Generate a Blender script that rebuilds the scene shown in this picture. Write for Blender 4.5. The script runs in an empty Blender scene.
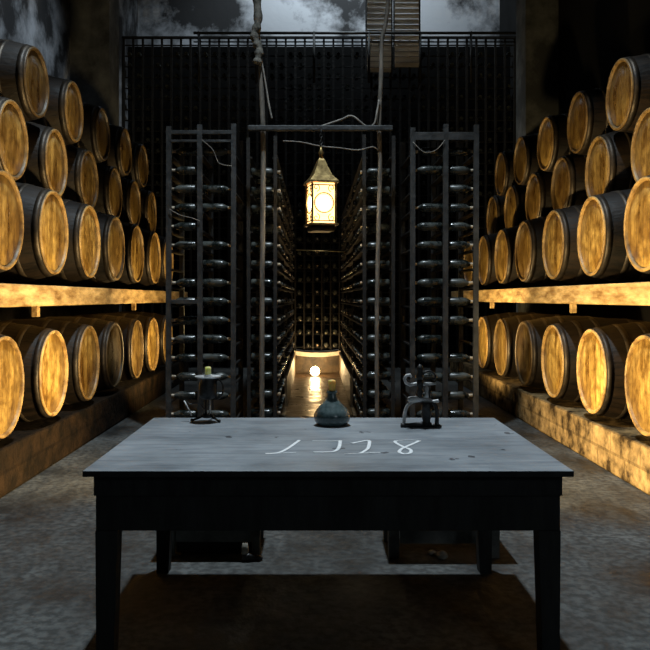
import bpy, math, random
from mathutils import Vector, Matrix
random.seed(7)
SC = bpy.context.scene
COL = SC.collection
PI = math.pi
F = 780.0; VX, VY = 314.0, 298.0; H = 1.36          # focal length in pixels, vanishing point, eye height

def at(px, py, d):
    "point in the place seen at a pixel, d metres down the aisle"
    return Vector(((px - VX) * d / F, d, H + (VY - py) * d / F))

# ------------------------------------------------------------------ materials
def mat(name, c1, c2=None, scale=6.0, rough=.7, metal=0.0, bump=.0, detail=6, stretch=(1, 1, 1), contrast=(.35, .65), coat=0.0, spec=.5, obj_tint=False, bscale=None, rvar=0.0):
    m = bpy.data.materials.new(name); m.use_nodes = True
    nt = m.node_tree; N = nt.nodes; L = nt.links
    b = N['Principled BSDF']
    b.inputs['Roughness'].default_value = rough; b.inputs['Metallic'].default_value = metal
    b.inputs['Specular IOR Level'].default_value = spec
    b.inputs['Coat Weight'].default_value = coat; b.inputs['Coat Roughness'].default_value = .15
    tc = N.new('ShaderNodeTexCoord'); mp = N.new('ShaderNodeMapping'); mp.inputs['Scale'].default_value = stretch
    L.new(tc.outputs['Object'], mp.inputs['Vector'])
    vec = mp.outputs['Vector']
    oi = N.new('ShaderNodeObjectInfo')
    ad = N.new('ShaderNodeVectorMath'); ad.operation = 'MULTIPLY_ADD'
    L.new(oi.outputs['Random'], ad.inputs[0]); ad.inputs[1].default_value = (37, 19, 23); L.new(vec, ad.inputs[2])
    vec = ad.outputs[0]
    nz = N.new('ShaderNodeTexNoise'); nz.inputs['Scale'].default_value = scale; nz.inputs['Detail'].default_value = detail; nz.inputs['Roughness'].default_value = .65
    L.new(vec, nz.inputs['Vector'])
    rp = N.new('ShaderNodeValToRGB')
    rp.color_ramp.elements[0].position = contrast[0]; rp.color_ramp.elements[1].position = contrast[1]
    rp.color_ramp.elements[0].color = (*c1, 1); rp.color_ramp.elements[1].color = (*(c2 or c1), 1)
    L.new(nz.outputs['Fac'], rp.inputs['Fac'])
    out = rp.outputs['Color']
    if obj_tint:
        mx = N.new('ShaderNodeMix'); mx.data_type = 'RGBA'; mx.blend_type = 'MULTIPLY'; mx.inputs[0].default_value = 1
        L.new(out, mx.inputs[6]); L.new(oi.outputs['Color'], mx.inputs[7]); out = mx.outputs[2]
    L.new(out, b.inputs['Base Color'])
    if rvar:
        mr = N.new('ShaderNodeMapRange'); mr.inputs[1].default_value = .3; mr.inputs[2].default_value = .7
        mr.inputs[3].default_value = max(.03, rough - rvar); mr.inputs[4].default_value = min(1, rough + rvar)
        L.new(nz.outputs['Fac'], mr.inputs[0]); L.new(mr.outputs[0], b.inputs['Roughness'])
    if bump:
        n2 = N.new('ShaderNodeTexNoise'); n2.inputs['Scale'].default_value = bscale or scale * 3; n2.inputs['Detail'].default_value = 5
        L.new(vec, n2.inputs['Vector'])
        bp = N.new('ShaderNodeBump'); bp.inputs['Strength'].default_value = bump; bp.inputs['Distance'].default_value = .02
        L.new(n2.outputs['Fac'], bp.inputs['Height']); L.new(bp.outputs['Normal'], b.inputs['Normal'])
    m['_out'] = 1
    return m

def nodes(m): return m.node_tree.nodes, m.node_tree.links, m.node_tree.nodes['Principled BSDF']

def emit(name, col, strength):
    m = bpy.data.materials.new(name); m.use_nodes = True
    N, L, b = nodes(m)
    b.inputs['Base Color'].default_value = (*col, 1)
    b.inputs['Emission Color'].default_value = (*col, 1); b.inputs['Emission Strength'].default_value = strength
    return m

def multiply_base(m, value_socket, dark=(.25, .2, .15)):
    "multiply base colour by a line pattern (1 = untouched, 0 = dark)"
    N, L, b = nodes(m)
    src = b.inputs['Base Color'].links[0].from_socket
    mr = N.new('ShaderNodeMix'); mr.data_type = 'RGBA'
    mr.inputs[6].default_value = (*dark, 1); mr.inputs[7].default_value = (1, 1, 1, 1)
    L.new(value_socket, mr.inputs[0])
    mx = N.new('ShaderNodeMix'); mx.data_type = 'RGBA'; mx.blend_type = 'MULTIPLY'; mx.inputs[0].default_value = 1
    L.new(src, mx.inputs[6]); L.new(mr.outputs[2], mx.inputs[7]); L.new(mx.outputs[2], b.inputs['Base Color'])

def mth(N, L, op, a, bb=None, c=None):
    n = N.new('ShaderNodeMath'); n.operation = op
    for i, v in enumerate((a, bb, c)):
        if v is None: continue
        if isinstance(v, (int, float)): n.inputs[i].default_value = v
        else: L.new(v, n.inputs[i])
    return n.outputs[0]

M = {}
# oak barrel heads: upright boards
m = mat('oak_head', (.20, .105, .022), (.66, .45, .13), scale=3.4, rough=.38, coat=.15, stretch=(1, 2.6, .8), contrast=(.34, .64), detail=10, obj_tint=True, bump=.35, bscale=16, rvar=.16)
N, L, b = nodes(m)
tc = N.new('ShaderNodeTexCoord'); oi = N.new('ShaderNodeObjectInfo')
va = N.new('ShaderNodeVectorMath'); va.operation = 'MULTIPLY_ADD'; L.new(oi.outputs['Random'], va.inputs[0]); va.inputs[1].default_value = (11, 29, 17); L.new(tc.outputs['Object'], va.inputs[2])
nz = N.new('ShaderNodeTexNoise'); nz.inputs['Scale'].default_value = 13; nz.inputs['Detail'].default_value = 8; nz.inputs['Roughness'].default_value = .7; L.new(va.outputs[0], nz.inputs['Vector'])
multiply_base(m, mth(N, L, 'MULTIPLY_ADD', nz.outputs['Fac'], 4.0, -1.45), (.42, .36, .26))
n3 = N.new('ShaderNodeTexNoise'); n3.inputs['Scale'].default_value = 2.6; n3.inputs['Detail'].default_value = 4; L.new(va.outputs[0], n3.inputs['Vector'])
multiply_base(m, mth(N, L, 'MULTIPLY_ADD', n3.outputs['Fac'], 4.5, -1.5), (.5, .42, .30))
tc = N.new('ShaderNodeTexCoord'); sp = N.new('ShaderNodeSeparateXYZ'); L.new(tc.outputs['Object'], sp.inputs[0])
fr = mth(N, L, 'FRACT', mth(N, L, 'MULTIPLY_ADD', sp.outputs[1], 9.0, 20.3))
ln = mth(N, L, 'GREATER_THAN', fr, .05)
multiply_base(m, ln, (.35, .28, .2)); M['head'] = m
# barrel bodies: old blackened staves
m = mat('old_staves', (.003, .0024, .002), (.020, .011, .005), scale=5, rough=.6, spec=.3, stretch=(.5, 3, 3), contrast=(.35, .75), obj_tint=True, bump=.25, rvar=.1)
N, L, b = nodes(m)
tc = N.new('ShaderNodeTexCoord'); sp = N.new('ShaderNodeSeparateXYZ'); L.new(tc.outputs['Object'], sp.inputs[0])
ang = mth(N, L, 'ARCTAN2', sp.outputs[1], mth(N, L, 'SUBTRACT', sp.outputs[2], .42))
ln = mth(N, L, 'GREATER_THAN', mth(N, L, 'FRACT', mth(N, L, 'MULTIPLY_ADD', ang, 24 / (2 * PI), 40)), .07)
multiply_base(m, ln, (.2, .2, .2)); M['stave'] = m
M['chime'] = mat('pale_chime', (.16, .09, .03), (.50, .33, .12), scale=9, rough=.5, obj_tint=True, bump=.2)
M['hoop'] = mat('hoop_iron', (.012, .010, .009), (.06, .045, .03), scale=9, rough=.5, metal=.5, bump=.15)
# stone kerbs
m = mat('kerb_stone', (.035, .022, .010), (.50, .35, .17), scale=5.5, rough=.85, spec=.12, bump=.9, bscale=16, contrast=(.38, .66), detail=10)
N, L, b = nodes(m)
tc = N.new('ShaderNodeTexCoord'); sp = N.new('ShaderNodeSeparateXYZ'); L.new(tc.outputs['Object'], sp.inputs[0])
cb = N.new('ShaderNodeCombineXYZ'); L.new(sp.outputs[1], cb.inputs[0]); L.new(sp.outputs[2], cb.inputs[1])
br = N.new('ShaderNodeTexBrick'); br.inputs['Scale'].default_value = 1; br.inputs['Brick Width'].default_value = .55; br.inputs['Row Height'].default_value = .165
br.inputs['Mortar Size'].default_value = .012; br.inputs['Color1'].default_value = (1, 1, 1, 1); br.inputs['Color2'].default_value = (.75, .75, .75, 1); br.inputs['Mortar'].default_value = (0.5, .5, .5, 1)
L.new(cb.outputs[0], br.inputs['Vector'])
multiply_base(m, br.outputs['Color'], (.2, .18, .15)); M['kerb'] = m
M['kerb_shaded'] = M['kerb'].copy()  # left kerb's copy, darkened below: its shadow is put into the colour
for nd in M['kerb_shaded'].node_tree.nodes:
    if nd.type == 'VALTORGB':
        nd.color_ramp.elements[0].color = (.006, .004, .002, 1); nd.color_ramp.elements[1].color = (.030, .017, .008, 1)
M['ledge'] = mat('ledge_timber', (.22, .12, .035), (.78, .55, .25), scale=4.2, rough=.55, stretch=(2, .7, 3), bump=.6, bscale=14, contrast=(.36, .64), detail=9)
# floor
m = mat('worn_floor', (.020, .022, .021), (.165, .172, .165), scale=2.6, rough=.72, bump=.9, bscale=9, contrast=(.36, .66), detail=14, rvar=.25, stretch=(1, .6, 1))
N, L, b = nodes(m)
tc = N.new('ShaderNodeTexCoord')
nz = N.new('ShaderNodeTexNoise'); nz.inputs['Scale'].default_value = .9; nz.inputs['Detail'].default_value = 6; L.new(tc.outputs['Object'], nz.inputs['Vector'])
vo = N.new('ShaderNodeTexNoise'); vo.inputs['Scale'].default_value = 24; vo.inputs['Detail'].default_value = 8; L.new(tc.outputs['Object'], vo.inputs['Vector'])
multiply_base(m, mth(N, L, 'MULTIPLY_ADD', nz.outputs['Fac'], 3.2, -1.1), (.45, .45, .45))
multiply_base(m, mth(N, L, 'MULTIPLY_ADD', vo.outputs['Fac'], 5, -2.0), (.38, .38, .38))
M['floor'] = m
M['plaster'] = mat('stained_plaster', (.012, .012, .013), (.36, .37, .39), scale=.5, rough=.9, bump=.3, bscale=5, contrast=(.44, .56), detail=7)
M['wall_side'] = mat('mouldy_side_wall', (.006, .006, .007), (.26, .27, .29), scale=.9, rough=.95, bump=.4, bscale=5, contrast=(.42, .60), detail=9)
M['wall_dark'] = mat('unlit_black_wall', (.0025, .0025, .0025), (.008, .008, .008), scale=.6, rough=.95, spec=.1)  # near black all over: the lack of light is put into the colour
M['pier'] = mat('pier_plaster', (.03, .033, .035), (.17, .18, .18), scale=1.3, rough=.9, bump=.4, contrast=(.4, .7))
# table
m = mat('table_top', (.16, .182, .20), (.31, .338, .362), scale=2.8, rough=.55, bump=.12, bscale=30, contrast=(.32, .68), detail=10, rvar=.12)
N, L, b = nodes(m)
tc = N.new('ShaderNodeTexCoord')
nz = N.new('ShaderNodeTexNoise'); nz.inputs['Scale'].default_value = 9; nz.inputs['Detail'].default_value = 3; L.new(tc.outputs['Object'], nz.inputs['Vector'])
multiply_base(m, mth(N, L, 'LESS_THAN', nz.outputs['Fac'], .70), (.22, .22, .24))
mp = N.new('ShaderNodeMapping'); mp.inputs['Scale'].default_value = (2.2, 14, 1); mp.inputs['Rotation'].default_value = (0, 0, .25); L.new(tc.outputs['Object'], mp.inputs['Vector'])
n4 = N.new('ShaderNodeTexNoise'); n4.inputs['Scale'].default_value = 2; n4.inputs['Detail'].default_value = 8; L.new(mp.outputs[0], n4.inputs['Vector'])
multiply_base(m, mth(N, L, 'MULTIPLY_ADD', n4.outputs['Fac'], 4, -1.2), (.68, .69, .72)); M['tabletop'] = m
M['table_wood'] = mat('black_table_wood', (.007, .007, .007), (.028, .030, .029), scale=4, rough=.75, stretch=(3, 3, .6), bump=.2)
M['chalk'] = mat('chalk', (.75, .77, .78), (.95, .95, .95), scale=60, rough=.95)
M['rack'] = mat('grey_rack_iron', (.017, .019, .020), (.062, .067, .070), scale=7, rough=.6, metal=.3, bump=.4, contrast=(.35, .7))
M['rack_dark'] = mat('black_rack_iron', (.004, .004, .004), (.018, .0175, .0165), scale=7, rough=.65, metal=.2, bump=.3)
M['pole'] = mat('pole_bark', (.05, .045, .038), (.20, .18, .15), scale=9, rough=.8, stretch=(2, 2, .4), bump=.5)
M['glass_dusty'] = mat('dusty_dark_glass', (.006, .009, .008), (.11, .122, .114), scale=8, rough=.28, bump=.1, contrast=(.42, .78), rvar=.18)
M['cap'] = mat('old_capsule', (.22, .17, .11), (.55, .46, .34), scale=12, rough=.5)
M['iron'] = mat('black_wrought_iron', (.012, .012, .012), (.06, .06, .058), scale=14, rough=.45, metal=.6, bump=.3)
M['iron_grey'] = mat('worn_bright_iron', (.26, .26, .26), (.75, .75, .74), scale=22, rough=.45, metal=.2, bump=.2)
M['candle'] = mat('yellow_wax', (.93, .95, .30), (.97, .97, .45), scale=20, rough=.5)
M['onion'] = mat('green_black_glass', (.035, .06, .062), (.19, .25, .25), scale=9, rough=.22, coat=.35, contrast=(.4, .75), rvar=.1)
for k_ in ('candle',):
    b = nodes(M[k_])[2]; b.inputs['Subsurface Weight'].default_value = .8; b.inputs['Subsurface Radius'].default_value = (.03, .03, .015); b.inputs['Subsurface Scale'].default_value = 1
M['cork'] = mat('amber_cork', (.85, .50, .10), (.97, .68, .20), scale=26, rough=.6)
b = nodes(M['cork'])[2]; b.inputs['Subsurface Weight'].default_value = .9; b.inputs['Subsurface Radius'].default_value = (.04, .02, .008); b.inputs['Subsurface Scale'].default_value = 1
M['brass'] = mat('lantern_brass', (.12, .08, .03), (.38, .27, .11), scale=14, rough=.42, metal=.85, bump=.1)
M['lamp_glass'] = emit('lit_frosted_glass', (1.0, .62, .24), 3.2)
M['bulb'] = emit('hot_bulb', (1.0, .80, .48), 34)
M['bulb_small'] = emit('hot_small_bulb', (1.0, .72, .36), 30)
M['sill'] = mat('pale_sill', (.78, .70, .58), (.93, .88, .78), scale=5, rough=.7, bump=.3)
M['inner_kerb'] = mat('inner_kerb', (.03, .02, .012), (.16, .11, .055), scale=5, rough=.5, bump=.4)
M['wet'] = mat('wet_aisle_stone', (.012, .007, .0035), (.085, .05, .022), scale=3.5, spec=.22, rough=.36, bump=.9, bscale=7, contrast=(.35, .65), rvar=.15)
M['slat'] = mat('weathered_slats', (.42, .38, .33), (.85, .78, .68), scale=2.2, rough=.85, stretch=(.6, 3, 5), bump=.4)
M['stool'] = mat('worn_stool_wood', (.06, .065, .06), (.22, .23, .22), scale=5, rough=.8, stretch=(1, 3, 1), bump=.3)
M['stone_bit'] = mat('rubble_pale', (.22, .20, .16), (.48, .45, .38), scale=14, rough=.9, bump=.5)
M['cloth'] = mat('grey_rag', (.06, .058, .05), (.20, .19, .165), scale=16, rough=.95, bump=.4)
M['cable'] = mat('dusty_cable', (.10, .09, .08), (.26, .24, .21), scale=20, rough=.8)

# ------------------------------------------------------------------ mesh builder
class MB:
    def __init__(s): s.v = []; s.f = []; s.sm = []; s.mi = []; s.cur = 0
    def add(s, vs, fs, smooth=False):
        n = len(s.v); s.v += [tuple(v) for v in vs]
        for f in fs: s.f.append([i + n for i in f]); s.sm.append(smooth); s.mi.append(s.cur)
        return s
    def box(s, x0, x1, y0, y1, z0, z1):
        vs = [(x, y, z) for z in (z0, z1) for y in (y0, y1) for x in (x0, x1)]
        return s.add(vs, [(0, 2, 3, 1), (4, 5, 7, 6), (0, 1, 5, 4), (2, 6, 7, 3), (0, 4, 6, 2), (1, 3, 7, 5)])
    def bbox(s, x0, x1, y0, y1, z0, z1, e=.005):
        "box with chamfered edges"
        import bmesh
        bm = bmesh.new()
        mt = Matrix.Translation(((x0 + x1) / 2, (y0 + y1) / 2, (z0 + z1) / 2)) @ Matrix.Diagonal((x1 - x0, y1 - y0, z1 - z0, 1))
        bmesh.ops.create_cube(bm, size=1, matrix=mt)
        bmesh.ops.bevel(bm, geom=bm.edges[:], offset=e, segments=2, affect='EDGES', profile=.6)
        bm.verts.index_update()
        s.add([v.co for v in bm.verts], [[v.index for v in f.verts] for f in bm.faces]); bm.free(); return s
    def taper(s, top, bot, z1, z0):
        "post with a rectangular section that changes from bot to top: (x0,x1,y0,y1)"
        vs = [(x, y, z0) for y in bot[2:] for x in bot[:2]] + [(x, y, z1) for y in top[2:] for x in top[:2]]
        return s.add(vs, [(0, 2, 3, 1), (4, 5, 7, 6), (0, 1, 5, 4), (2, 6, 7, 3), (0, 4, 6, 2), (1, 3, 7, 5)])
    def lathe(s, prof, n=32, axis='z', c=(0, 0, 0), cap=(True, True)):
        "prof: list of (r, h) turned about the axis"
        vs = []; fs = []
        for r, h in prof:
            for i in range(n):
                a = 2 * PI * i / n; u, w = r * math.cos(a), r * math.sin(a)
                p = (u, w, h) if axis == 'z' else ((h, u, w) if axis == 'x' else (w, h, u))
                vs.append((p[0] + c[0], p[1] + c[1], p[2] + c[2]))
        for k in range(len(prof) - 1):
            for i in range(n):
                j = (i + 1) % n
                fs.append((k * n + i, k * n + j, (k + 1) * n + j, (k + 1) * n + i))
        s.add(vs, fs, True)
        b0 = len(s.v) - len(vs)
        if cap[0]: s.f.append([b0 + i for i in range(n)][::-1]); s.sm.append(False); s.mi.append(s.cur)
        if cap[1]: s.f.append([b0 + (len(prof) - 1) * n + i for i in range(n)]); s.sm.append(False); s.mi.append(s.cur)
        return s
    def tube(s, pts, r, n=10, flat=1.0):
        pts = [Vector(p) for p in pts]; rs = r if isinstance(r, (list, tuple)) else [r] * len(pts)
        vs = []; up = Vector((0, 0, 1)); prev = None
        for i, p in enumerate(pts):
            t = (pts[min(i + 1, len(pts) - 1)] - pts[max(i - 1, 0)]).normalized()
            if prev is None:
                a = t.cross(up)
                if a.length < 1e-3: a = t.cross(Vector((1, 0, 0)))
            else: a = prev - t * prev.dot(t)
            a.normalize(); prev = a; bb = t.cross(a).normalized()
            for k in range(n):
                w = 2 * PI * k / n
                o = (a * math.cos(w) + bb * math.sin(w)) * rs[i]
                vs.append((p.x + o.x, p.y + o.y, p.z + o.z * flat))
        fs = [(k * n + i, k * n + (i + 1) % n, (k + 1) * n + (i + 1) % n, (k + 1) * n + i) for k in range(len(pts) - 1) for i in range(n)]
        fs += [tuple(range(n))[::-1], tuple((len(pts) - 1) * n + i for i in range(n))]
        return s.add(vs, fs, True)
    def sphere(s, c, r, n=20, sz=1.0):
        pr = [(max(r * math.sin(PI * k / 12), 1e-4), -r * sz * math.cos(PI * k / 12)) for k in range(13)]
        return s.lathe(pr, n, 'z', c)
    def build(s, name, mats, parent=None, loc=None):
        me = bpy.data.meshes.new(name); me.from_pydata(s.v, [], s.f)
        for mm in (mats if isinstance(mats, (list, tuple)) else [mats]): me.materials.append(mm)
        me.polygons.foreach_set('use_smooth', s.sm); me.polygons.foreach_set('material_index', s.mi)
        import bmesh
        bm = bmesh.new(); bm.from_mesh(me); bmesh.ops.recalc_face_normals(bm, faces=bm.faces[:]); bm.to_mesh(me); bm.free()
        me.update()
        o = bpy.data.objects.new(name, me); COL.objects.link(o)
        if parent: o.parent = parent
        if loc: o.location = loc
        return o

def spline(pts, n=8):
    pts = [Vector(p) for p in pts]; P = [pts[0]] + pts + [pts[-1]]; out = []
    for i in range(1, len(P) - 2):
        for k in range(n):
            t = k / n; a, b, c, d = P[i - 1], P[i], P[i + 1], P[i + 2]
            out.append(.5 * ((2 * b) + (c - a) * t + (2 * a - 5 * b + 4 * c - d) * t * t + (3 * b - a - 3 * c + d) * t ** 3))
    return out + [pts[-1]]

def tag(o, label, cat, group=None):
    o['label'] = label; o['category'] = cat
    if group: o['group'] = group
    return o
def thing(name, label, cat, loc=(0, 0, 0), rz=0, group=None):
    o = bpy.data.objects.new(name, None); COL.objects.link(o); o.empty_display_size = .1
    o.location = loc; o.rotation_euler = (0, 0, rz)
    return tag(o, label, cat, group)
def struct(name, mb, m):
    o = mb.build(name, m); o['kind'] = 'structure'; return o
def dup(o, parent=None):
    c = o.copy(); COL.objects.link(c)
    if parent: c.parent = parent
    for ch in list(o.children): dup(ch, c)
    return c
ORD = ['nearest', 'second nearest', 'third nearest', 'fourth nearest', 'fifth nearest', 'sixth nearest', 'seventh nearest', 'eighth nearest']
ORDN = ['first', 'second', 'third', 'fourth', 'fifth', 'sixth', 'seventh', 'eighth', 'ninth', 'tenth', 'eleventh', 'twelfth', 'thirteenth', 'fourteenth', 'fifteenth', 'sixteenth']

# ------------------------------------------------------------------ the setting
XL, XR, YB, YF, ZT = -3.75, 3.95, 16.6, -2.5, 10.0
struct('floor', MB().box(XL - .3, XR + .3, YF, YB + .3, -.2, 0), M['floor'])
struct('wall_left', MB().box(XL - .3, XL, YF, YB, 0, ZT), M['wall_side'])
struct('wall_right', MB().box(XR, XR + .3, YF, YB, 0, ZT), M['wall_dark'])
struct('wall_back', MB().box(XL - .3, XR + .3, YB, YB + .3, 0, ZT), M['plaster'])
struct('wall_front', MB().box(XL - .3, XR + .3, YF - .3, YF, 0, ZT), M['wall_dark'])
struct('ceiling', MB().box(XL - .3, XR + .3, YF - .3, YB + .3, ZT, ZT + .2), M['wall_dark'])
LL, LR = -2.12, 2.30                                   # faces of the kerbs under the barrels
struct('trim_1', MB().bbox(XL, LL, 1.2, 13.2, 0, .333, .02), M['kerb_shaded'])
struct('trim_2', MB().bbox(LR, XR, 1.2, 13.2, 0, .333, .02), M['kerb'])
struct('trim_3', MB().box(-3.75, -3.15, 12.0, 12.6, .333, ZT), M['pier'])
struct('trim_4', MB().box(3.42, 3.95, 12.6, 13.2, .333, ZT), M['pier'])

# ------------------------------------------------------------------ barrels
def make_barrel(R, RH, Ln):
    root = thing('wine_barrel', 'oak barrel', 'barrel')
    h = Ln / 2
    c = (0, 0, R)
    prof = []
    for k in range(-8, 9):
        t = k / 8; prof.append((R - (R - RH) * abs(t) ** 2.0, t * h))
    MB().lathe(prof[::-1] and prof, 44, 'x', c, cap=(True, False)).build('staves', M['stave'], root)
    ch = MB().lathe([(RH - .001, h - .002), (RH, h + .008), (RH - .006, h + .013), (RH - .020, h + .013), (RH - .026, h + .006), (RH - .028, h - .035)], 44, 'x', c, cap=(False, False))
    ch.build('chime', M['chime'], root)
    hd = MB().lathe([(.0005, h - .002), (RH * .5, h - .004), (RH - .027, h - .010), (RH - .027, h - .05)], 44, 'x', c, cap=(False, False))
    hd.build('barrel_head', M['head'], root)
    def rad(x): return R - (R - RH) * abs(x / h) ** 2.0
    for x0, x1 in ((h - .050, h - .006), (h * .60, h * .60 + .045), (h * .28, h * .28 + .045), (-h * .28 - .045, -h * .28), (-h * .60 - .045, -h * .60), (-h + .012, -h + .062)):
        MB().lathe([(rad(x0) - .004, x0), (rad(x0) + .004, x0), (rad(x1) + .004, x1), (rad(x1) - .004, x1)], 44, 'x', c, cap=(False, False)).build('hoop', M['hoop'], root)
    return root

SIDE = {'L': 'left', 'R': 'right'}
ROWN = {1: 'bottom row on the floor kerb', 2: 'row standing on the timber ledge', 3: 'row stacked above the ledge row', 4: 'topmost row'}
TONES = {('R', 1): [1, 1.5, 1.1, .45, .55, 1.7], ('L', 1): [.95, 1.25, .75, .35, .6, 1.25, 1.3], ('R', 2): [1.0, 1.0, .9, .6, .75, .8], ('L', 2): [.8, .95, 1, .8, .8, 1.1],  # head tints: differing wood, with the upper rows' dimmer light put in
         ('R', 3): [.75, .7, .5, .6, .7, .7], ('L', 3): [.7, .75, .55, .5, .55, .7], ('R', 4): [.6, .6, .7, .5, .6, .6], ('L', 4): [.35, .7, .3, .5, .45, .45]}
rows = [  # side, row, R, head radius, lateral of head, base z, first distance, step, count
    ('R', 1, .415, .352, 2.298, .333, 5.46, 1.056, 6), ('L', 1, .415, .350, -2.105, .333, 5.37, .995, 7),
    ('R', 2, .412, .340, 2.345, 1.476, 5.60, 1.068, 7), ('L', 2, .425, .340, -2.09, 1.465, 5.34, 1.0, 7),
    ('R', 3, .415, .315, 2.60, None, None, 1.068, 6), ('L', 3, .385, .295, -2.235, None, None, 1.0, 6),
    ('R', 4, .350, .300, 2.59, None, None, 1.068, 5), ('L', 4, .360, .280, -2.235, None, None, 1.0, 5)]
last = {}
for side, row, R, RH, lat, z0, d0, st, n in rows:
    if z0 is None:
        pR, pz, pd = last[side]
        zc = pz + math.sqrt((pR + R + .012) ** 2 - (st / 2) ** 2); z0 = zc - R; d0 = pd + st / 2
    last[side] = (R, z0 + R, d0)
    Ln = 1.06
    src = None
    for i in range(n):
        if src is None: o = src = make_barrel(R, RH, Ln)
        else: o = dup(src)
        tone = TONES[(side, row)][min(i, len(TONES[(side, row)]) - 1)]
        s = -1 if side == 'R' else 1
        jx = random.uniform(-.015, .012)
        o.location = (lat - s * (Ln / 2 + .018) - s * abs(jx), d0 + st * i, z0)
        o.rotation_euler = (0, 0, (PI if side == 'R' else 0) + math.radians(random.uniform(-.6, .6)))
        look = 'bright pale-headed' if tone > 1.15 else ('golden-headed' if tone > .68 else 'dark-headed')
        tag(o, f'{look} oak barrel, {ORD[i]} in {SIDE[side]} {ROWN[row]}', 'barrel', f'barrels in the {SIDE[side]} {ROWN[row]}')
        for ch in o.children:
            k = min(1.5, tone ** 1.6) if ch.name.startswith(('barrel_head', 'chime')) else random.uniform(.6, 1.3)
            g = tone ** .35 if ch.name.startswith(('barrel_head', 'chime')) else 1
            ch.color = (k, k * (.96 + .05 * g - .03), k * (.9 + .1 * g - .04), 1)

# timber ledges that carry the second row
for nm, x0, x1, zt, lb in (('left', XL + .002, LL, 1.461, 'left'), ('right', LR, XR - .002, 1.472, 'right')):
    r = thing('timber_ledge', f'thick golden timber ledge carrying barrels along the {lb} side', 'ledge', ((x0 + x1) / 2, 7.2, 0), 0, None)
    cx = (x0 + x1) / 2
    MB().bbox(x0 - cx, x1 - cx, -6.0, 5.9, zt - .165, zt, .012).build('beam', M['ledge'], r)
    s = 1 if lb == 'left' else -1
    fx = (x1 - cx if lb == 'left' else x0 - cx)
    for yy in ((-.05, 3.2) if lb == 'right' else (-1.05, 2.3)):
        MB().bbox(fx - s * .10, fx - s * .05, yy - .03, yy + .03, zt - .165 - .085, zt - .163, .006).build('peg', M['ledge'], r)

# ------------------------------------------------------------------ bottles
def make_bottle(simple=False):
    r = thing('wine_bottle', 'bottle', 'bottle')
    n = 16 if not simple else 10
    pr = [(.010, -.145), (.038, -.147), (.043, -.140), (.0435, .03), (.041, .055), (.029, .085), (.0165, .105), (.0145, .12), (.0145, .135)]
    MB().lathe(pr, n, 'x', (0, 0, .0435)).build('bottle_glass', M['glass_dusty'], r)
    MB().lathe([(.0150, .10), (.0160, .104), (.0155, .138), (.0178, .140), (.0178, .150), (.012, .153)], n, 'x', (0, 0, .0435)).build('capsule', M['cap'], r)
    return r
proto = make_bottle(); used = [False]
def bottle(x, y, z, neck, label, group, tilt=0, yaw=0):
    if used[0]: o = dup(proto)
    else: o = proto; used[0] = True
    o.location = (x, y, z); o.rotation_euler = (0, tilt, (0 if neck > 0 else PI) + yaw)
    return tag(o, label, 'bottle', group)

ROWZ = [.14 + .19 * k for k in range(15)]              # underside of each bottle row
D0 = 7.8
def rack(name, label, xs, d0, d1, ztop, pw=.05, pmat=None, posts_y=None, group=None):
    "open bottle rack: upright posts and a rail along each line of posts for each bottle row"
    x0 = (xs[0] + xs[-1]) / 2
    r = thing(name, label, 'rack', (x0, d0, 0), 0, group)
    py = posts_y or [0, d1 - d0]
    for x in xs:
        for y in py:
            k = random.uniform(-.008, .008)
            MB().taper((x - x0 - pw / 2 + k, x - x0 + pw / 2 + k, y, y + .045), (x - x0 - pw / 2, x - x0 + pw / 2, y, y + .045), ztop + random.uniform(0, .05), 0).build('post', pmat or M['rack'], r)
    for x in xs:
        for z in ROWZ:
            MB().box(x - x0 - .030, x - x0 + .030, .046, d1 - d0 - .001, z - .018, z - .001).build('rail', M['rack_dark'], r)
    return r, x0
# left outer rack, right outer rack
rl, cl = rack('bottle_rack', 'grey iron bottle rack with three posts, left of the aisle', [-1.46, -1.14, -.81], D0, 8.6, 3.06, .050)
MB().bbox(-.35, .35, .002, .044, 3.0, 3.04, .004).build('top_bar', M['rack'], rl)
MB().bbox(-.30, .33, .004, .04, 2.92, 2.945, .004).build('top_bar', M['rack'], rl)
MB().bbox(-.30, .0, .004, .036, 1.30, 1.345, .004).build('cross_bar', M['rack'], rl)
rr, cr = rack('bottle_rack', 'grey iron bottle rack with three posts, right of the aisle', [.985, 1.315, 1.62], D0, 8.6, 3.06, .050)
MB().bbox(-.34, .34, .002, .044, 2.94, 3.02, .004).build('top_bar', M['rack'], rr)
# the two long racks on either side of the narrow passage
DI = 13.9
ml, cml = rack('bottle_rack', 'long black bottle rack lining the left side of the lamp-lit passage', [-.66, -.395], D0 + .1, DI, 2.98, .035, M['rack_dark'], [0, 2.0, 4.0, 5.95])
mr_, cmr = rack('bottle_rack', 'long black bottle rack lining the right side of the lamp-lit passage', [.515, .80], D0 + .1, DI, 2.98, .035, M['rack_dark'], [0, 2.0, 4.0, 5.95])

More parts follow.
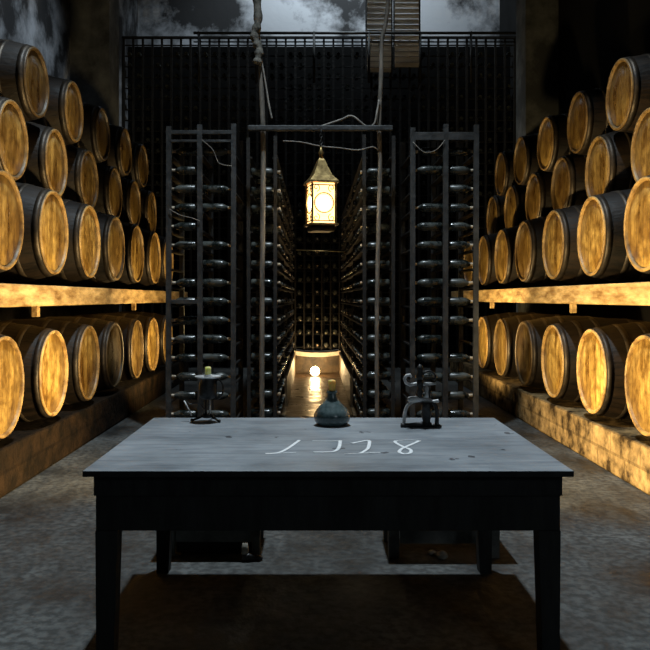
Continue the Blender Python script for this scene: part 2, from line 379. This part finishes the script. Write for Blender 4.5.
nb = 0
TOPW = lambda k: f'{ORDN[14 - k]} bottle row from the top'
for k, z in enumerate(ROWZ):
    for nm, xa, neck, sidew, empty in (('lo', -1.30, -1, 'outer bay of the left grey rack', (8,)), ('li', -.975, 1, 'inner bay of the left grey rack', (10, 13)),
                                      ('ri', 1.15, -1, 'inner bay of the right grey rack', (12,)), ('ro', 1.468, 1, 'outer bay of the right grey rack', (4,))):
        if k in empty: continue
        nb += 1
        bottle(xa + random.uniform(-.012, .012), D0 + .10 + random.uniform(-.006, .012), z, neck, f'dusty bottle, {sidew}, {ORDN[14 - k]} row from the top', 'bottles in the grey racks', tilt=0, yaw=random.uniform(-.03, .03))
for j in range(6):
    d = D0 + .22 + 1.02 * j + (.35 if j else 0)
    for k, z in enumerate(ROWZ[:14]):
        if d > 9.5 and k < 2: continue
        for xa, neck, w in ((-.497, 1, 'left'), (.628, -1, 'right')):
            nb += 1
            bottle(xa, d + random.uniform(-.02, .02), z, neck, f'dark bottle, {w} long rack, {ORDN[14 - k]} row from top, {ORDN[j]} stack from the front', f'bottles in the {w} long rack', yaw=random.uniform(-.04, .04))
# the dense rest of the long racks
mb = MB()
pr = [(.038, -.147), (.043, -.140), (.0435, .03), (.029, .085), (.0145, .105), (.0145, .135), (.017, .138), (.017, .152)]
for z in ROWZ[:14]:
    for xa, neck in ((-.497, 1), (.628, -1)):
        d = D0 + .32
        while d < DI - .08:
            if (d < 9.5 or z > .4) and all(abs(d - (D0 + .22 + 1.02 * j + (.35 if j else 0))) > .105 for j in range(6)):
                mb.cur = 0
                mb.lathe([(r_, neck * h_) for r_, h_ in pr], 8, 'x', (xa + random.uniform(-.006, .006), d, z + .0435))
            d += random.choice([.095, .1, .11, .2])
o = mb.build('bottles', M['glass_dusty']); o['kind'] = 'stuff'; tag(o, 'dark bottles packed along both long racks of the passage', 'bottles')

# ------------------------------------------------------------------ passage end: kerbs, sill, end rack, lamp
struct('trim_5', MB().bbox(-.72, -.335, 8.9, 14.9, 0, .02, .006), M['inner_kerb'])
struct('trim_6', MB().bbox(.455, .86, 8.9, 14.9, 0, .02, .006), M['inner_kerb'])
struct('trim_7', MB().box(-.33, .45, 8.0, 14.1, .001, .012), M['wet'])
def plank(name, label, x, w, d0, d1, z0, z1):
    o = MB().bbox(x - w / 2, x + w / 2, d0, d1, z0, z1, .006).build(name, M['inner_kerb']); return tag(o, label, 'board')
plank('kerb_board', 'lamp-lit board edging the foot of the left long rack', -.345, .03, 9.6, 14.0, .02, .39)
plank('kerb_board', 'lamp-lit board edging the foot of the right long rack', .462, .03, 9.6, 14.0, .02, .39)
sl = []
xs = [-.36 + .84 * i / 14 for i in range(15)]
mb = MB(); vs = []; fs = []
for x in xs:
    sag = .035 * (1 - ((x - .06) / .42) ** 2)
    for y, z in ((14.02, .335), (14.02, .41), (14.5, .41), (14.5, .335)): vs.append((x, y, z - sag))
for i in range(14):
    for k in range(4): fs.append((4 * i + k, 4 * i + (k + 1) % 4, 4 * i + 4 + (k + 1) % 4, 4 * i + 4 + k))
fs += [(0, 1, 2, 3), (56, 57, 58, 59)]
mb.add(vs, fs)
r = thing('stone_sill', 'pale sagging sill across the end of the lamp-lit passage', 'sill', (0, 0, 0))
mb.build('slab', M['sill'], r); MB().box(-.36, .48, 14.12, 14.5, 0, .31).build('riser', M['inner_kerb'], r)
er = thing('bottle_rack', 'bottle rack closing the far end of the passage above the pale sill', 'rack', (.06, 14.15, .415))
for x in (-.40, -.24, -.08, .08, .24, .40): MB().box(x - .014, x + .014, 0, .03, -.01, 2.72).build('post', M['rack_dark'], er)
ERZ = [.05 + .24 * k for k in range(11)]
for z in ERZ: MB().box(-.41, .41, .03, .28, z - .014, z - .002).build('rail', M['rack_dark'], er)
for k, z in enumerate(ERZ):
    for j in range(5):
        x = .06 - .32 + .16 * j
        if (j * 7 + k * 5) % 9 == 0 and j != 2: continue
        nb += 1
        o = bottle(x, 14.26, .415 + z, 1, f'wine bottle in passage end rack, {ORDN[10 - k]} row from top, {ORDN[j]} from left', 'bottles in the passage end rack')
        o.rotation_euler = (0, 0, PI / 2 if not (j == 2) else -PI / 2)
lp = thing('floor_lamp', 'small bare glowing lamp on the wet floor at the end of the passage', 'lamp', (.017, 13.4, .012))
MB().lathe([(.07, 0), (.07, .008), (.03, .012), (.022, .016)], 20).build('lamp_base', M['iron'], lp)
MB().sphere((0, 0, .090), .080).build('bulb', M['bulb_small'], lp)

# ------------------------------------------------------------------ tall poles, beam, cables
def pole(label, pts, rad):
    p = [at(*q) for q in pts]; p[-1].z = 0
    return tag(MB().tube(spline(p, 6), rad, 10).build('rough_pole', M['pole']), label, 'pole')
pole('tall thin rough pole with a twisted rag, left of the lantern', [(257, -150, 7.72), (256, 0, 7.72), (260, 60, 7.72), (263, 130, 7.72), (263, 200, 7.72), (262, 300, 7.72), (262, 434, 7.72)], .026)
pole('tall thin bent pole right of the lantern', [(392, -150, 7.72), (388, 0, 7.72), (382, 40, 7.72), (381, 75, 7.72), (379, 130, 7.72), (380, 170, 7.72), (377, 300, 7.72), (377, 434, 7.72)], .022)
rg = [at(256, -10, 7.67), at(258, 20, 7.66), at(254.5, 36, 7.66), at(259, 50, 7.66), at(257, 64, 7.66)]
rag = MB().tube(spline(rg, 6), [.03 + .018 * abs(math.sin(i * .9)) for i in range(25)], 9).build('twisted_rag', M['cloth'])
tag(rag, 'pale twisted rag tied round the top of the left tall pole', 'rag')
s1 = MB().tube(spline([at(259.5, 50, 7.70), at(265, 80, 7.68), at(269, 105, 7.66), at(272, 119, 7.66)], 6), .009, 7).build('rope', M['cable'])
tag(s1, 'loose rope end hanging down beside the left tall pole', 'rope')
bm_ = thing('cross_beam', 'grey cross beam joining the two poles above the lantern', 'beam', (.05, 7.62, 3.0))
MB().bbox(-.70, .72, 0, .06, 0, .05, .008).build('beam', M['rack'], bm_)
c1 = MB().tube(spline([at(316, 128, 7.66), at(340, 120, 7.66), at(352, 116, 7.66), at(366, 126, 7.66), at(374, 124, 7.66), at(377, 112, 7.66), at(379, 100, 7.68)], 6), .010, 7).build('cable', M['cable'])
tag(c1, 'sagging grey cable slung from the right pole above the beam', 'cable')
c2 = MB().tube(spline([at(283, 141, 7.60), at(300, 142, 7.58), at(320, 146, 7.57), at(340, 148, 7.58), at(358, 150, 7.58), at(372, 147, 7.60), at(378, 150, 7.68)], 6), .006, 7).build('cable', M['cable'])
tag(c2, 'thin drooping cable running just below the cross beam', 'cable')
w1 = MB().tube([at(296, 250, 8.6), at(345, 252, 8.6)], .006, 6).build('wire', M['brass'])
tag(w1, 'thin lit wire stretched across the passage under the lantern', 'wire')

def web(rk, pts):
    o = MB().tube(spline([at(*p) for p in pts], 6), .0045, 6).build('cobweb_strand', M['cable'], rk, -rk.location)
web(rl, [(169, 209, 7.78), (180, 215, 7.765), (192, 218, 7.765), (200, 221, 7.785)])
web(rl, [(202, 140, 7.785), (213, 150, 7.76), (219, 163, 7.76), (232, 166, 7.785)])
web(rr, [(413, 142, 7.785), (424, 152, 7.765), (436, 150, 7.765), (445, 140, 7.785)])

# ------------------------------------------------------------------ hanging lantern
LD = 7.52
lb_ = at(321, 224, LD)
la = thing('hanging_lantern', 'glowing brass lantern with pointed roof hanging above the passage', 'lantern', lb_, math.radians(14))
bw, bh = .118, .385                                    # half width and height of the glazed body
for sx in (-1, 1):
    for sy in (-1, 1):
        MB().bbox(sx * bw - .007, sx * bw + .007, sy * bw - .007, sy * bw + .007, 0, bh, .003).build('corner_post', M['brass'], la)
MB().bbox(-bw - .022, bw + .022, -bw - .022, bw + .022, -.022, .0, .005).build('lantern_base', M['brass'], la)
MB().lathe([(.15, -.075), (.16, -.055), (.15, -.022)], 4).build('bottom_tray', M['iron'], la).rotation_euler = (0, 0, PI / 4)
o = MB().lathe([(bw * 1.42 + .035, bh), (bw * 1.42 + .03, bh + .02), (bw * 1.1, bh + .075), (bw * .72, bh + .15), (bw * .40, bh + .225), (.026, bh + .25)], 4).build('roof', M['brass'], la)
o.rotation_euler = (0, 0, PI / 4)
for p in o.data.polygons: p.use_smooth = False
MB().lathe([(.026, bh + .25), (.018, bh + .28), (.030, bh + .30), (.014, bh + .33), (.010, bh + .36)], 16).build('finial', M['brass'], la)
ztop = 3.0 - lb_.z
z = bh + .35; k = 0
while z < ztop - .012:
    pts = [Vector((.012 * math.cos(t) * (k % 2), .012 * math.cos(t) * ((k + 1) % 2), z + .019 + .020 * math.sin(t))) for t in [2 * PI * i / 12 for i in range(13)]]
    MB().tube(pts, .0035, 6).build('chain_link', M['iron'], la); z += .032; k += 1
def face_plate():
    "pierced face: a ring in a square with four corner scrolls"
    mb = MB(); n = 40; w = bw - .008; cz = bh * .50; r0 = .090
    for y0 in (0, .006):
        pass
    vs = []; fs = []
    for i in range(n):                                  # round frame
        a = 2 * PI * i / n
        for (r_, y_) in ((r0, 0), (r0 + .009, 0), (r0 + .009, .008), (r0, .008)): vs.append((r_ * math.cos(a), y_, cz + r_ * math.sin(a)))
    for i in range(n):
        j = (i + 1) % n
        for q in range(4): fs.append((4 * i + q, 4 * i + (q + 1) % 4, 4 * j + (q + 1) % 4, 4 * j + q))
    mb.add(vs, fs)
    for sx in (-1, 1):
        for sz in (-1, 1):                              # scrolls in the corners
            c = Vector((sx * (w - .035), .004, cz + sz * (bh / 2 - .05)))
            pts = [c + Vector((sx * -(.006 + .0042 * t) * math.cos(t), 0, sz * -(.006 + .0042 * t) * math.sin(t))) for t in [i * .45 for i in range(18)]]
            mb.tube(pts, .0042, 6)
        mb.tube([Vector((sx * w * .98, .004, .005)), Vector((sx * w * .98, .004, bh - .005))], .005, 6)
    for zz in (.022, bh - .022): mb.tube([Vector((-w, .004, zz)), Vector((w, .004, zz))], .0055, 6)
    return mb
fp = face_plate()
for k in range(4):
    o = fp.build('pierced_panel', M['brass'], la); o.rotation_euler = (0, 0, k * PI / 2)
    o.location = (math.sin(k * PI / 2) * (bw + .002), -math.cos(k * PI / 2) * (bw + .002), 0)
    g = MB().box(-bw + .01, bw - .01, -.002, .002, .004, bh - .004).build('glass_pane', M['lamp_glass'], la)
    g.rotation_euler = (0, 0, k * PI / 2); g.location = (math.sin(k * PI / 2) * (bw - .012), -math.cos(k * PI / 2) * (bw - .012), 0)
    o = MB().lathe([(.0005, -.006), (.060, -.004), (.082, .001)], 32, 'y').build('lens', M['bulb'], la)
    o.rotation_euler = (0, 0, k * PI / 2); o.location = (math.sin(k * PI / 2) * (bw - .012), -math.cos(k * PI / 2) * (bw - .012), bh * .5)

# ------------------------------------------------------------------ high back: lattice, railing, shutter
YT = 15.2
tl = thing('bottle_rack', 'tall black lattice bottle rack filling the back wall below the railing', 'rack', (0, YT, 0))
mb = MB()
for i in range(42):
    x = XL + .04 + 7.62 * i / 41; mb.box(x - .02, x + .02, 0, .04, 0, 6.42)
for k in range(30): mb.box(XL + .01, XR - .01, .041, .07, .2 + .21 * k, .22 + .21 * k)
mb.box(XL + .01, XR - .01, -.01, .05, 6.42, 6.46); mb.build('lattice', M['rack_dark'], tl)
MB().box(XL + .01, XR - .01, .5, .53, 0, 6.42).build('back_board', M['wall_dark'], tl)
mb = MB()
for k in range(13, 29):
    for i in range(41):
        if random.random() < .35: continue
        x = XL + .04 + 7.62 * (i + .5) / 41
        mb.lathe([(.036, .0), (.0385, .012), (.0385, .25)], 8, 'y', (x, .06, .22 + .21 * k + .04))
o = mb.build('bottles', M['glass_dusty']); o.location = (0, YT, 0); o['kind'] = 'stuff'; tag(o, 'rows of dim bottle ends in the tall lattice at the back', 'bottles')
rl_ = thing('metal_railing', 'thin black metal railing along the top of the back lattice', 'railing', (0, 14.9, 0))
zr = H + (VY - 33) * 14.9 / F
MB().tube([(-2.3, 0, zr), (4.0 - .06, 0, zr)], .028, 8).build('handrail', M['rack'], rl_)
MB().tube([(-2.3, 0, zr - .17), (3.94, 0, zr - .17)], .014, 8).build('lower_rail', M['rack_dark'], rl_)
for x in (-2.2, -1.1, 0, 1.05, 2.03, 3.0, 3.9):
    MB().tube([(x, 0, zr - .95), (x, 0, zr + .03)], .024, 8).build('baluster', M['rack_dark'], rl_)
sh = bpy.data.objects.new('slat_shutter_1', None); COL.objects.link(sh); sh.location = (1.55, 15.158, 5.75); sh['kind'] = 'structure'  # slatted shutter set against the lattice, without a window opening
for x0, x1, z0 in ((-.52, -.05, 0.0), (.02, .49, .1)):
    mb = MB(); z = z0
    while z < 2.2:
        mb.add([(x0, .02, z), (x1, .02, z), (x1, -.012, z + .085), (x0, -.012, z + .085), (x0, .032, z + .004), (x1, .032, z + .004), (x1, 0, z + .089), (x0, 0, z + .089)],
               [(0, 1, 2, 3), (7, 6, 5, 4), (0, 4, 5, 1), (3, 2, 6, 7), (0, 3, 7, 4), (1, 5, 6, 2)]); z += .105
    mb.build('slat_panel', M['slat'], sh)
    MB().box(x0 - .03, x0, .0, .04, z0 - .03, 2.2).build('stile', M['rack_dark'], sh)
    MB().box(x1, x1 + .03, .0, .04, z0 - .03, 2.2).build('stile', M['rack_dark'], sh)

# ------------------------------------------------------------------ table
TX0, TX1, TY0, TY1, TZ = -.815, .915, 2.742, 3.965, .752
cx, cy = (TX0 + TX1) / 2, (TY0 + TY1) / 2
tb = thing('work_table', 'large black wooden table with dusty blue-grey top in the middle of the aisle', 'table', (cx, cy, 0))
hx, hy = (TX1 - TX0) / 2, (TY1 - TY0) / 2
tp = MB().bbox(-hx, hx, -hy, hy, TZ - .022, TZ, .004).build('tabletop', [M['tabletop'], M['table_wood']], tb)
MB().bbox(-hx + .035, hx - .035, -hy + .045, -hy + .07, .528, TZ - .022, .003).build('apron', M['table_wood'], tb)
MB().bbox(-hx + .035, hx - .035, hy - .07, hy - .045, .56, TZ - .022, .003).build('apron', M['table_wood'], tb)
for sx in (-1, 1): MB().bbox(*sorted((sx * (hx - .035), sx * (hx - .06))), -hy + .071, hy - .071, .56, TZ - .022, .003).build('apron', M['table_wood'], tb)
MB().bbox(-hx + .03, hx - .03, -hy + .036, -hy + .044, .655, TZ - .022, .002).build('moulding', M['table_wood'], tb)
for sx in (-1, 1):
    for sy in (-1, 1):
        xo = sx * (hx - .034); xi = sx * (hx - .113); yo = sy * (hy - .043); yi = sy * (hy - .115)
        xb = sx * (hx - .096)
        s_ = lambda a, b: tuple(sorted((a, b)))
        MB().taper(s_(xo, xi) + s_(yo, yi), s_(xo - sx * .004, xb) + s_(yo, yi), .5278, 0).build('leg', M['table_wood'], tb)
def on_table(px, py, z=TZ):
    d = (H - z) * F / (py - VY); return Vector(((px - VX) * d / F, d, z))
K = 180 / 650
strokes = [[(178, 55), (155, 72), (130, 88), (108, 98), (85, 102), (55, 103)], [(58, 104), (110, 102), (165, 99)],
           [(225, 57), (270, 58), (322, 57)], [(326, 56), (324, 72), (318, 86), (306, 94), (285, 97), (228, 98)],
           [(366, 66), (392, 61), (428, 56), (430, 72), (424, 86), (408, 97), (398, 101)], [(342, 103), (400, 102), (470, 99)],
           [(612, 57), (585, 69), (555, 82), (540, 93), (545, 101), (562, 104), (580, 99), (578, 88), (548, 76), (524, 62), (528, 57)], [(530, 56), (570, 54), (608, 56)]]
mb = MB()
for st in strokes:
    pts = [on_table(250 + a * K, 425 + b_ * K, TZ + .0012) for a, b_ in st]
    pts = [p - Vector((cx, cy, 0)) for p in spline(pts, 6)]
    faint = st[0] in ((225, 57), (530, 56), (58, 104), (342, 103))
    mb.tube(pts, .0040 if faint else .0080, 8, flat=.2 if faint else .10)
for p_ in tp.data.polygons: p_.material_index = 0 if p_.normal.z > .5 else 1
o = mb.build('chalk_writing', M['chalk'], tp); o['label'] = 'white chalk figures 1718'

# ------------------------------------------------------------------ onion bottle
pb = on_table(332, 425)
ob = thing('onion_bottle', 'squat dark green onion-shaped bottle with amber stopper on the table', 'bottle', pb)
pr = [(.01, .004), (.055, .0), (.074, .006), (.084, .022), (.0875, .040), (.085, .055), (.076, .072), (.060, .090), (.045, .105), (.034, .118), (.028, .132), (.0245, .148), (.0225, .160)]
MB().lathe(pr, 40).build('bottle_body', M['onion'], ob)
MB().lathe([(.0225, .152), (.027, .154), (.028, .161), (.0225, .165)], 28).build('string_lip', M['onion'], ob)
MB().lathe([(.016, .158), (.0165, .19), (.0185, .205), (.017, .214), (.008, .217)], 20).build('stopper', M['cork'], ob)

# ------------------------------------------------------------------ candle stand
pb = on_table(208, 421)
cs = thing('candle_stand', 'black iron candle stand holding a yellow candle stub, left on the table', 'candlestick', pb)
for k in range(3):
    a = math.radians(200 + 120 * k)
    dx, dy = math.cos(a), math.sin(a)
    pts = spline([(dx * .018, dy * .018, .035), (dx * .035, dy * .035, .022), (dx * .065, dy * .065, .012), (dx * .078, dy * .078, .006)], 5)
    MB().tube(pts, .0055, 8).build('foot', M['iron'], cs)
    MB().sphere((dx * .080, dy * .080, .0085), .0085, 12).build('foot', M['iron'], cs)
for k in range(4):
    a = PI / 4 + k * PI / 2
    MB().tube([(.016 * math.cos(a), .016 * math.sin(a), .025), (.016 * math.cos(a), .016 * math.sin(a), .115)], .005, 8).build('column_rod', M['iron_grey'] if k > 2 else M['iron'], cs)
MB().lathe([(.026, .018), (.028, .024), (.026, .032)], 20).build('collar', M['iron'], cs)
MB().lathe([(.022, .108), (.040, .118), (.044, .135), (.044, .180), (.036, .200), (.030, .212)], 24).build('drum', M['iron'], cs)
MB().lathe([(.028, .211), (.060, .214), (.066, .221), (.064, .223), (.056, .2175), (.010, .2175)], 28).build('drip_pan', M['iron_grey'], cs)
MB().lathe([(.022, .218), (.021, .230), (.019, .2305)], 20).build('candle_cup', M['iron_grey'], cs)
hp = [Vector((.040 + .036 * math.sin(t), -.01, .160 - .050 * math.cos(t))) for t in [PI * i / 14 for i in range(15)]][::-1]
MB().tube(hp + [Vector((.042, -.01, .212))], .0045, 8).build('ring_handle', M['iron'], cs)
MB().tube(spline([(-.018, 0, .06), (-.05, -.005, .09), (-.085, -.01, .085), (-.105, -.012, .10)], 5), .0035, 7).build('snuffer_arm', M['iron'], cs)
MB().tube([(-.118, .0, .100), (-.078, -.015, .030)], .004, 7).build('rod', M['iron_grey'], cs)
cd = MB().lathe([(.0155, .2185), (.0155, .262), (.0125, .268), (.003, .269)], 18).build('candle', M['candle']); cd.location = pb
tag(cd, 'short yellow candle stub standing in the black iron stand', 'candle')
MB().tube([(0, 0, .267), (.001, 0, .278)], .0015, 6).build('wick', M['iron'], cd)

# ------------------------------------------------------------------ iron tool stand
pb = on_table(420, 427)
ts = thing('iron_stand', 'wrought iron tool stand with curled arm and arched legs, right on the table', 'tool', pb)
bar = MB().tube(spline([(-.092, -.012, .009), (-.055, -.010, .008), (-.02, 0, .010), (.03, .004, .010), (.055, .0, .008)], 5), [.012] * 20 + [.010], 8); bar.build('base_bar', M['iron'], ts)
MB().tube(spline([(-.076, -.006, .012), (-.074, -.004, .055), (-.062, 0, .095), (-.036, 0, .118), (-.01, 0, .124)], 5), .0085, 8).build('leg', M['iron_grey'], ts)
MB().tube(spline([(.078, .0, .0), (.080, .0, .045), (.080, 0, .075), (.072, 0, .105), (.055, 0, .120)], 5), .010, 8).build('leg', M['iron'], ts)
MB().lathe([(.024, 0), (.024, .008), (.014, .014)], 16, c=(.078, 0, 0)).build('foot', M['iron'], ts)
MB().lathe([(.020, .005), (.018, .03), (.024, .06), (.022, .09), (.030, .118)], 18, c=(.03, 0, 0)).build('column', M['iron'], ts)
MB().tube(spline([(-.058, 0, .128), (-.03, 0, .132), (.0, 0, .131), (.03, 0, .126), (.06, 0, .120), (.088, 0, .124)], 5), [.006] + [.017] * 18 + [.010] * 7, 10, flat=.8).build('plate', M['iron_grey'], ts)
MB().lathe([(.016, .138), (.012, .150), (.018, .165), (.012, .180), (.017, .20), (.014, .225)], 16, c=(.0, 0, 0)).build('stem', M['iron'], ts)
MB().lathe([(.009, .138), (.006, .165), (.010, .18), (.004, .195)], 12, c=(.032, -.004, 0)).build('spike', M['iron_grey'], ts)
MB().lathe([(.007, .138), (.005, .16), (.008, .172), (.003, .182)], 12, c=(.046, .004, 0)).build('spike', M['iron'], ts)
sc_ = [Vector((-.052 + (.024 - .0016 * i) * math.cos(.5 + i * .42), -.004, .222 + (.024 - .0016 * i) * math.sin(.5 + i * .42))) for i in range(11)]
MB().tube([Vector((.075, 0, .205)), Vector((.03, 0, .202)), Vector((-.02, 0, .204))] + [Vector((-.045, -.002, .198))] + [Vector((-.066, -.004, .208)), Vector((-.074, -.004, .226)), Vector((-.064, -.004, .243)), Vector((-.048, -.004, .246)), Vector((-.040, -.004, .236))], [.006, .008, .008, .0085, .008, .008, .0075, .007, .005], 9).build('curled_arm', M['iron_grey'], ts)
MB().tube(spline([(.0, 0, .22), (.02, 0, .255), (.045, 0, .262), (.068, 0, .25), (.072, 0, .232), (.06, 0, .222)], 5), .0055, 8).build('scroll', M['iron'], ts)
MB().lathe([(.014, .222), (.018, .24), (.012, .262), (.017, .278), (.006, .295)], 14).build('finial', M['iron'], ts)

# ------------------------------------------------------------------ stools behind the table
def stool(label, x0, x1, y0, y1, lw, solid):
    cx, cy = (x0 + x1) / 2, (y0 + y1) / 2; hx, hy = (x1 - x0) / 2, (y1 - y0) / 2
    r = thing('wooden_stool', label, 'stool', (cx, cy, 0))
    MB().bbox(-hx - .02, hx + .02, -hy - .02, hy + .02, .42, .45, .005).build('seat', M['stool'], r)
    for sx in (-1, 1):
        for sy in (-1, 1):
            a = sorted((sx * hx, sx * (hx - lw))); b_ = sorted((sy * hy, sy * (hy - lw)))
            MB().taper((a[0] - sx * .0, a[1] - sx * .0, b_[0], b_[1]), (a[0] + sx * .0 + .006, a[1] + sx * 0 - .006, b_[0] + .006, b_[1] - .006), .42, 0).build('leg', M['stool'], r)
    for sy in (-1, 1):
        b_ = sorted((sy * (hy - .01), sy * (hy - .035)))
        MB().box(-hx + lw, hx - lw, b_[0], b_[1], .075, .142).build('stretcher', M['stool'], r)
        MB().box(-hx + lw, hx - lw, b_[0], b_[1], .36, .42).build('seat_rail', M['stool'], r)
    if solid:
        MB().box(-hx + lw, hx - lw, -hy + .036, hy - .036, .012, .36).build('box_panel', M['table_wood'], r)
    return r
stool('dark wooden stool with low stretcher, behind the table on the right', .385, .975, 4.07, 4.42, .066, False)
stool('black boxed wooden stool behind the table on the left', -.78, -.28, 4.10, 4.45, .05, True)
def stone(label, p, r_, m):
    import bmesh
    mb = MB(); rr_ = random.Random(int(p[0] * 1e4)); vs = []
    mb.sphere((0, 0, r_ * .6), r_, 9, .6)
    mb.v = [(x * rr_.uniform(.8, 1.15), y * rr_.uniform(.8, 1.15), max(0, z * rr_.uniform(.85, 1.1))) for x, y, z in mb.v]
    o = mb.build('stone_fragment', m); o.location = p; return tag(o, label, 'stone')
fl = lambda px, py: Vector(((px - VX) * (H * F / (py - VY)) / F, H * F / (py - VY), 0))
stone('pale stone lying under the right wooden stool', fl(442, 559), .035, M['stone_bit'])
stone('small brown stone under the right stool, left of the pale stone', fl(432, 555), .022, M['stone_bit'])
bt = thing('old_shoe', 'small worn shoe with pale top beside the left boxed stool', 'shoe', fl(248, 561), math.radians(8))
MB().tube([(-.030, 0, .024), (0, 0, .024), (.045, 0, .016), (.075, 0, .010)], [.024, .026, .017, .009], 10, flat=.9).build('shoe_body', M['iron'], bt)
MB().lathe([(.020, .04), (.018, .07), (.014, .095)], 12, c=(-.015, 0, 0)).build('shoe_top', M['stone_bit'], bt)

# ------------------------------------------------------------------ light
def light(kind, name, loc, power, col, target=None, size=.1, **kw):
    l = bpy.data.lights.new(name, kind); l.energy = power; l.color = col
    if kind != 'SUN' and kind != 'AREA': l.shadow_soft_size = size
    for k, v in kw.items(): setattr(l, k, v)
    o = bpy.data.objects.new(name, l); COL.objects.link(o); o.location = loc
    if target is not None: o.rotation_euler = (Vector(target) - Vector(loc)).to_track_quat('-Z', 'Y').to_euler()
    return o
COOL = (.78, .91, 1.0); WARM = (1.0, .72, .33)
light('SPOT', 'skylight', (0.05, 5.35, 9.0), 2500, COOL, (0.05, 5.0, 0), .12, spot_size=math.radians(66), spot_blend=.6)
light('SPOT', 'back_wall_light', (.4, 14.85, 9.8), 900, COOL, (.6, 16.6, 7.2), .3, spot_size=math.radians(130), spot_blend=.5)  # unseen cool spot added to light the back wall
light('SPOT', 'left_window_light', (1.6, 6.5, 7.0), 1500, COOL, (-3.75, 9.6, 4.9), .2, spot_size=math.radians(32), spot_blend=.8)
light('SPOT', 'aisle_uplight', (0.0, 5.5, .48), 720, WARM, (2.3, 6.05, .9), .10, spot_size=math.radians(93), spot_blend=.55)
light('SPOT', 'aisle_uplight', (0.1, 5.5, .48), 600, WARM, (-2.1, 5.95, 1.12), .10, spot_size=math.radians(84), spot_blend=.5)
light('SPOT', 'rack_lamp', (1.0, 9.2, .6), 300, WARM, (2.3, 9.7, 1.5), .08, spot_size=math.radians(104), spot_blend=.5)
light('SPOT', 'rack_lamp', (-.85, 9.2, .6), 210, WARM, (-2.1, 9.6, 1.4), .08, spot_size=math.radians(120), spot_blend=.5)
light('POINT', 'floor_lamp_light', (.017, 13.42, .22), 26, (1, .64, .28), None, .06)
light('SPOT', 'front_fill_light', (2.6, -2.0, 3.4), 50, COOL, (0, 5, .6), .5, spot_size=math.radians(70), spot_blend=.6)  # cool fill added behind the camera; no doorway stands there

w = bpy.data.worlds.new('cellar_air'); SC.world = w; w.use_nodes = True
bg = w.node_tree.nodes['Background']; bg.inputs[0].default_value = (.5, .6, .75, 1); bg.inputs[1].default_value = .004

cam = bpy.data.cameras.new('camera'); co = bpy.data.objects.new('camera', cam); COL.objects.link(co)
co.location = (0, 0, H); co.rotation_euler = (PI / 2, 0, 0)
cam.sensor_width = 36; cam.lens = F / 650 * 36; cam.shift_x = (325 - VX) / 650; cam.shift_y = -(325 - VY) / 650
cam.clip_start = .05
SC.camera = co
vs_ = SC.view_settings
vs_.view_transform = 'Standard'; vs_.look = 'None'; vs_.exposure = 0; vs_.gamma = 1; vs_.use_curve_mapping = False
